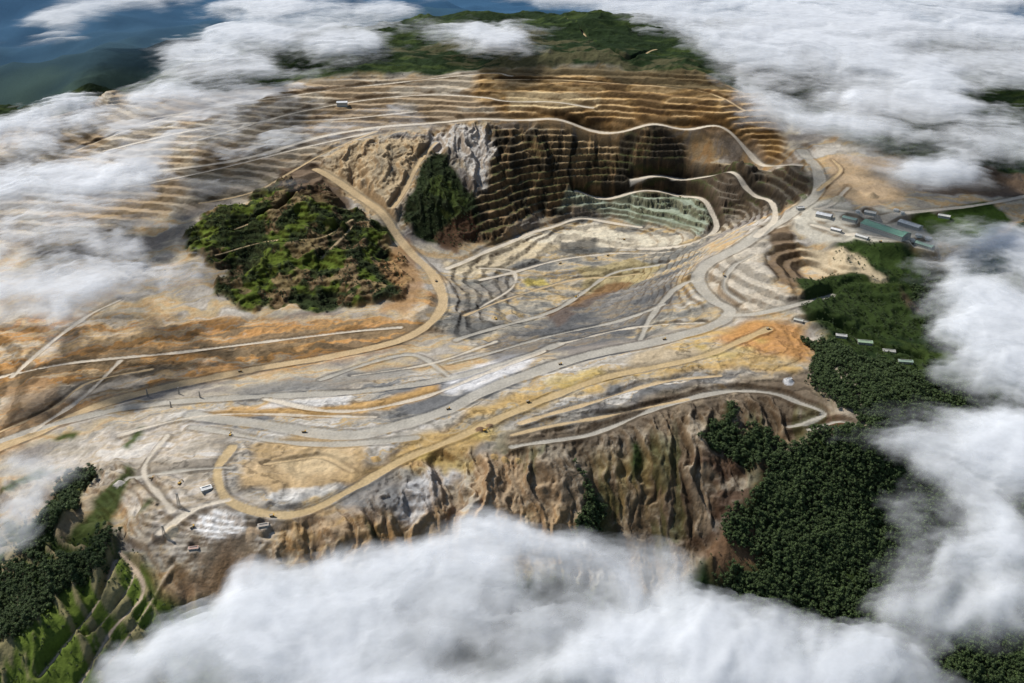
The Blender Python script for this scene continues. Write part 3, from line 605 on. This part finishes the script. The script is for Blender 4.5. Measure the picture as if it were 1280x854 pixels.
def cloud(name,blobs,z0,seed,nl=4,cell=9.,top=70,warp=180,nsc=420,amax=.6,bil_=8,soft=1.5,con=4.3):
    W_=[]
    for b in blobs:
        px,py,rx,ry=b[:4]; s=b[4] if len(b)>4 else 1.
        c=pixel_to_plane(px,py,z0); e=pixel_to_plane(px+rx,py,z0); u=pixel_to_plane(px,py-ry,z0); d=pixel_to_plane(px,py+ry,z0)
        W_.append((c[0],(u[1]+d[1])/2,abs(e[0]-c[0]),(u[1]-d[1])/2,s))
    A=np.array(W_); x0=(A[:,0]-A[:,2]*2.4).min(); x1=(A[:,0]+A[:,2]*2.4).max(); y0=(A[:,1]-A[:,3]*2.4).min(); y1=(A[:,1]+A[:,3]*2.4).max()
    XX,YY=np.meshgrid(np.arange(x0,x1,cell),np.arange(y0,y1,cell))
    wx=XX+(fbm(XX,YY,nsc*1.2,6,seed,gain=.58)-.5)*3.4*warp; wy=YY+(fbm(XX,YY,nsc*1.2,6,seed+5,gain=.58)-.5)*3.4*warp
    T=np.ones(XX.shape)
    for cx,cy,rx,ry,s in W_:
        T*=1-s*np.exp(-(((wx-cx)/rx)**2+((wy-cy)/ry)**2)*1.0)
    D=1-T
    n_=fbm(wx,wy,nsc,6,seed+2,gain=.55); edge=sstep(0.01,.35,D)
    n3=fbm(wx+300,wy,nsc*.6,4,seed+8,gain=.5)
    parts=[]
    for k in range(nl):
        nk=.6*n_+.4*fbm(wx+k*70,wy-k*45,nsc*.4,6,seed+k+3,gain=.58)
        d=D*1.9+(nk-.5)*con-.72
        th=-.35+.2*k; a=sstep(th,th+soft,d)*(amax if k else amax*.8)*edge
        Z=z0+k*top/nl+np.clip(D,0,1)*top*.4+(n3-.5)*bil_*5*np.clip(D,0,1)+(nk-.5)*bil_*2
        kp=(a[:-1,:-1]>.012)|(a[1:,:-1]>.012)|(a[:-1,1:]>.012)|(a[1:,1:]>.012)
        if kp.sum()<4: continue
        parts.append(gridmesh(name+"_layer",XX,YY,Z,keep=kp,attr={"dens":a},mat=CM))
    e=bpy.data.objects.new(name,None); sc.collection.objects.link(e)
    for i,p in enumerate(parts): p.name="vapour_layer_%d"%i; p.parent=e
cloud("cloud_bank",[(330,855,90,70),(430,810,105,68),(555,800,125,62),(700,805,130,60),(835,820,110,48),(950,855,130,36),(1080,858,110,42),(620,900,420,64),(620,695,80,40,.5),(510,735,95,40,.55),(270,885,70,55),(790,740,70,32,.5),(680,735,80,40,.48),(400,740,80,34,.35)],150,1,nsc=320,warp=110,cell=6.5,amax=.62)
cloud("cloud_bank",[(1290,340,65,55),(1245,410,60,60,.9),(1290,490,75,80),(1275,590,75,80),(1225,690,80,80,.95),(1130,660,65,85,.48),(1280,800,110,90),(1185,795,80,50,.9),(1185,345,45,28,.55),(1190,600,55,65,.55)],150,3,nsc=320,warp=110,cell=7.5,amax=.62)
cloud("cloud_bank",[(900,80,60,50,.75),(1000,85,100,62,.9),(1100,45,140,46),(1215,130,65,50,.9),(1020,155,70,32,.8),(1265,190,50,45,.9),(960,15,120,26),(1150,5,160,26),(750,6,80,14,.9),(860,30,80,26,.9),(1260,60,90,56),(1130,215,70,18,.55),(1100,130,50,20,.7),(960,130,45,28,.7),(1200,190,60,25,.6)],400,6,nsc=520,warp=230,cell=11,top=60,amax=.6)
cloud("cloud",[(275,60,56,42,.95),(350,30,76,32),(430,62,50,26,.9),(240,100,40,24,.8),(300,88,60,26,.8),(460,20,50,18,.7)],380,9,nsc=420,warp=190,cell=12,top=60,nl=3,amax=.68)
cloud("cloud",[(600,50,54,17,.9),(655,36,44,15,.85),(560,62,34,11,.8)],460,11,nsc=380,warp=180,cell=11,top=50,nl=3,amax=.68)
cloud("cloud_bank",[(40,178,70,28,.9),(60,240,76,36,.95),(130,228,55,30,.8),(30,310,66,40,.95),(55,375,74,32,.9),(190,352,55,38,.8),(10,400,50,30,.85),(120,280,60,32,.55),(90,150,46,12,.85),(240,305,34,34,.5),(120,320,60,34,.6)],150,13,nsc=340,warp=180,cell=8.5,amax=.62,con=5.2)
cloud("mist_veil",[(250,150,110,40,.75),(330,190,90,30,.65),(190,200,80,30,.75),(430,150,60,20,.5),(280,120,60,20,.65)],330,2,nl=1,nsc=360,warp=200,cell=10,amax=.75,con=5.5)
cloud("mist_veil",[(20,650,45,55,.85),(0,700,40,40,.9),(40,600,40,20,.4)],60,4,nl=2,nsc=260,warp=90,cell=8,top=50)
cloud("cloud",[(70,28,60,14),(20,60,40,7,.8),(130,12,60,9,.9),(200,6,60,8)],300,8,nl=2,nsc=700,warp=250,cell=28)
# ------------------------------------------------------------------ light
S_EL=math.radians(50); S_AZ=math.radians(150)   # sun stands behind and to the left of the pit
s=Vector((math.cos(S_EL)*math.cos(S_AZ),math.cos(S_EL)*math.sin(S_AZ),math.sin(S_EL)))
ld=bpy.data.lights.new("sun",'SUN'); ld.energy=5.0; ld.angle=math.radians(.5); ld.color=(1,.95,.87)
lo_=bpy.data.objects.new("sun",ld); lo_.rotation_euler=s.to_track_quat('Z','Y').to_euler(); lo_.location=(0,0,3000); sc.collection.objects.link(lo_)
w=bpy.data.worlds.new("World"); sc.world=w; w.use_nodes=True; N=w.node_tree.nodes; L=w.node_tree.links
sk=N.new("ShaderNodeTexSky"); sk.sky_type='NISHITA'; sk.sun_disc=False; sk.sun_elevation=S_EL; sk.sun_rotation=math.pi/2-S_AZ; sk.altitude=1500
bg=N["Background"]; bg.inputs[1].default_value=.09; L.new(sk.outputs[0],bg.inputs[0])
sc.view_settings.view_transform='Standard'; sc.view_settings.look='None'; sc.view_settings.exposure=0
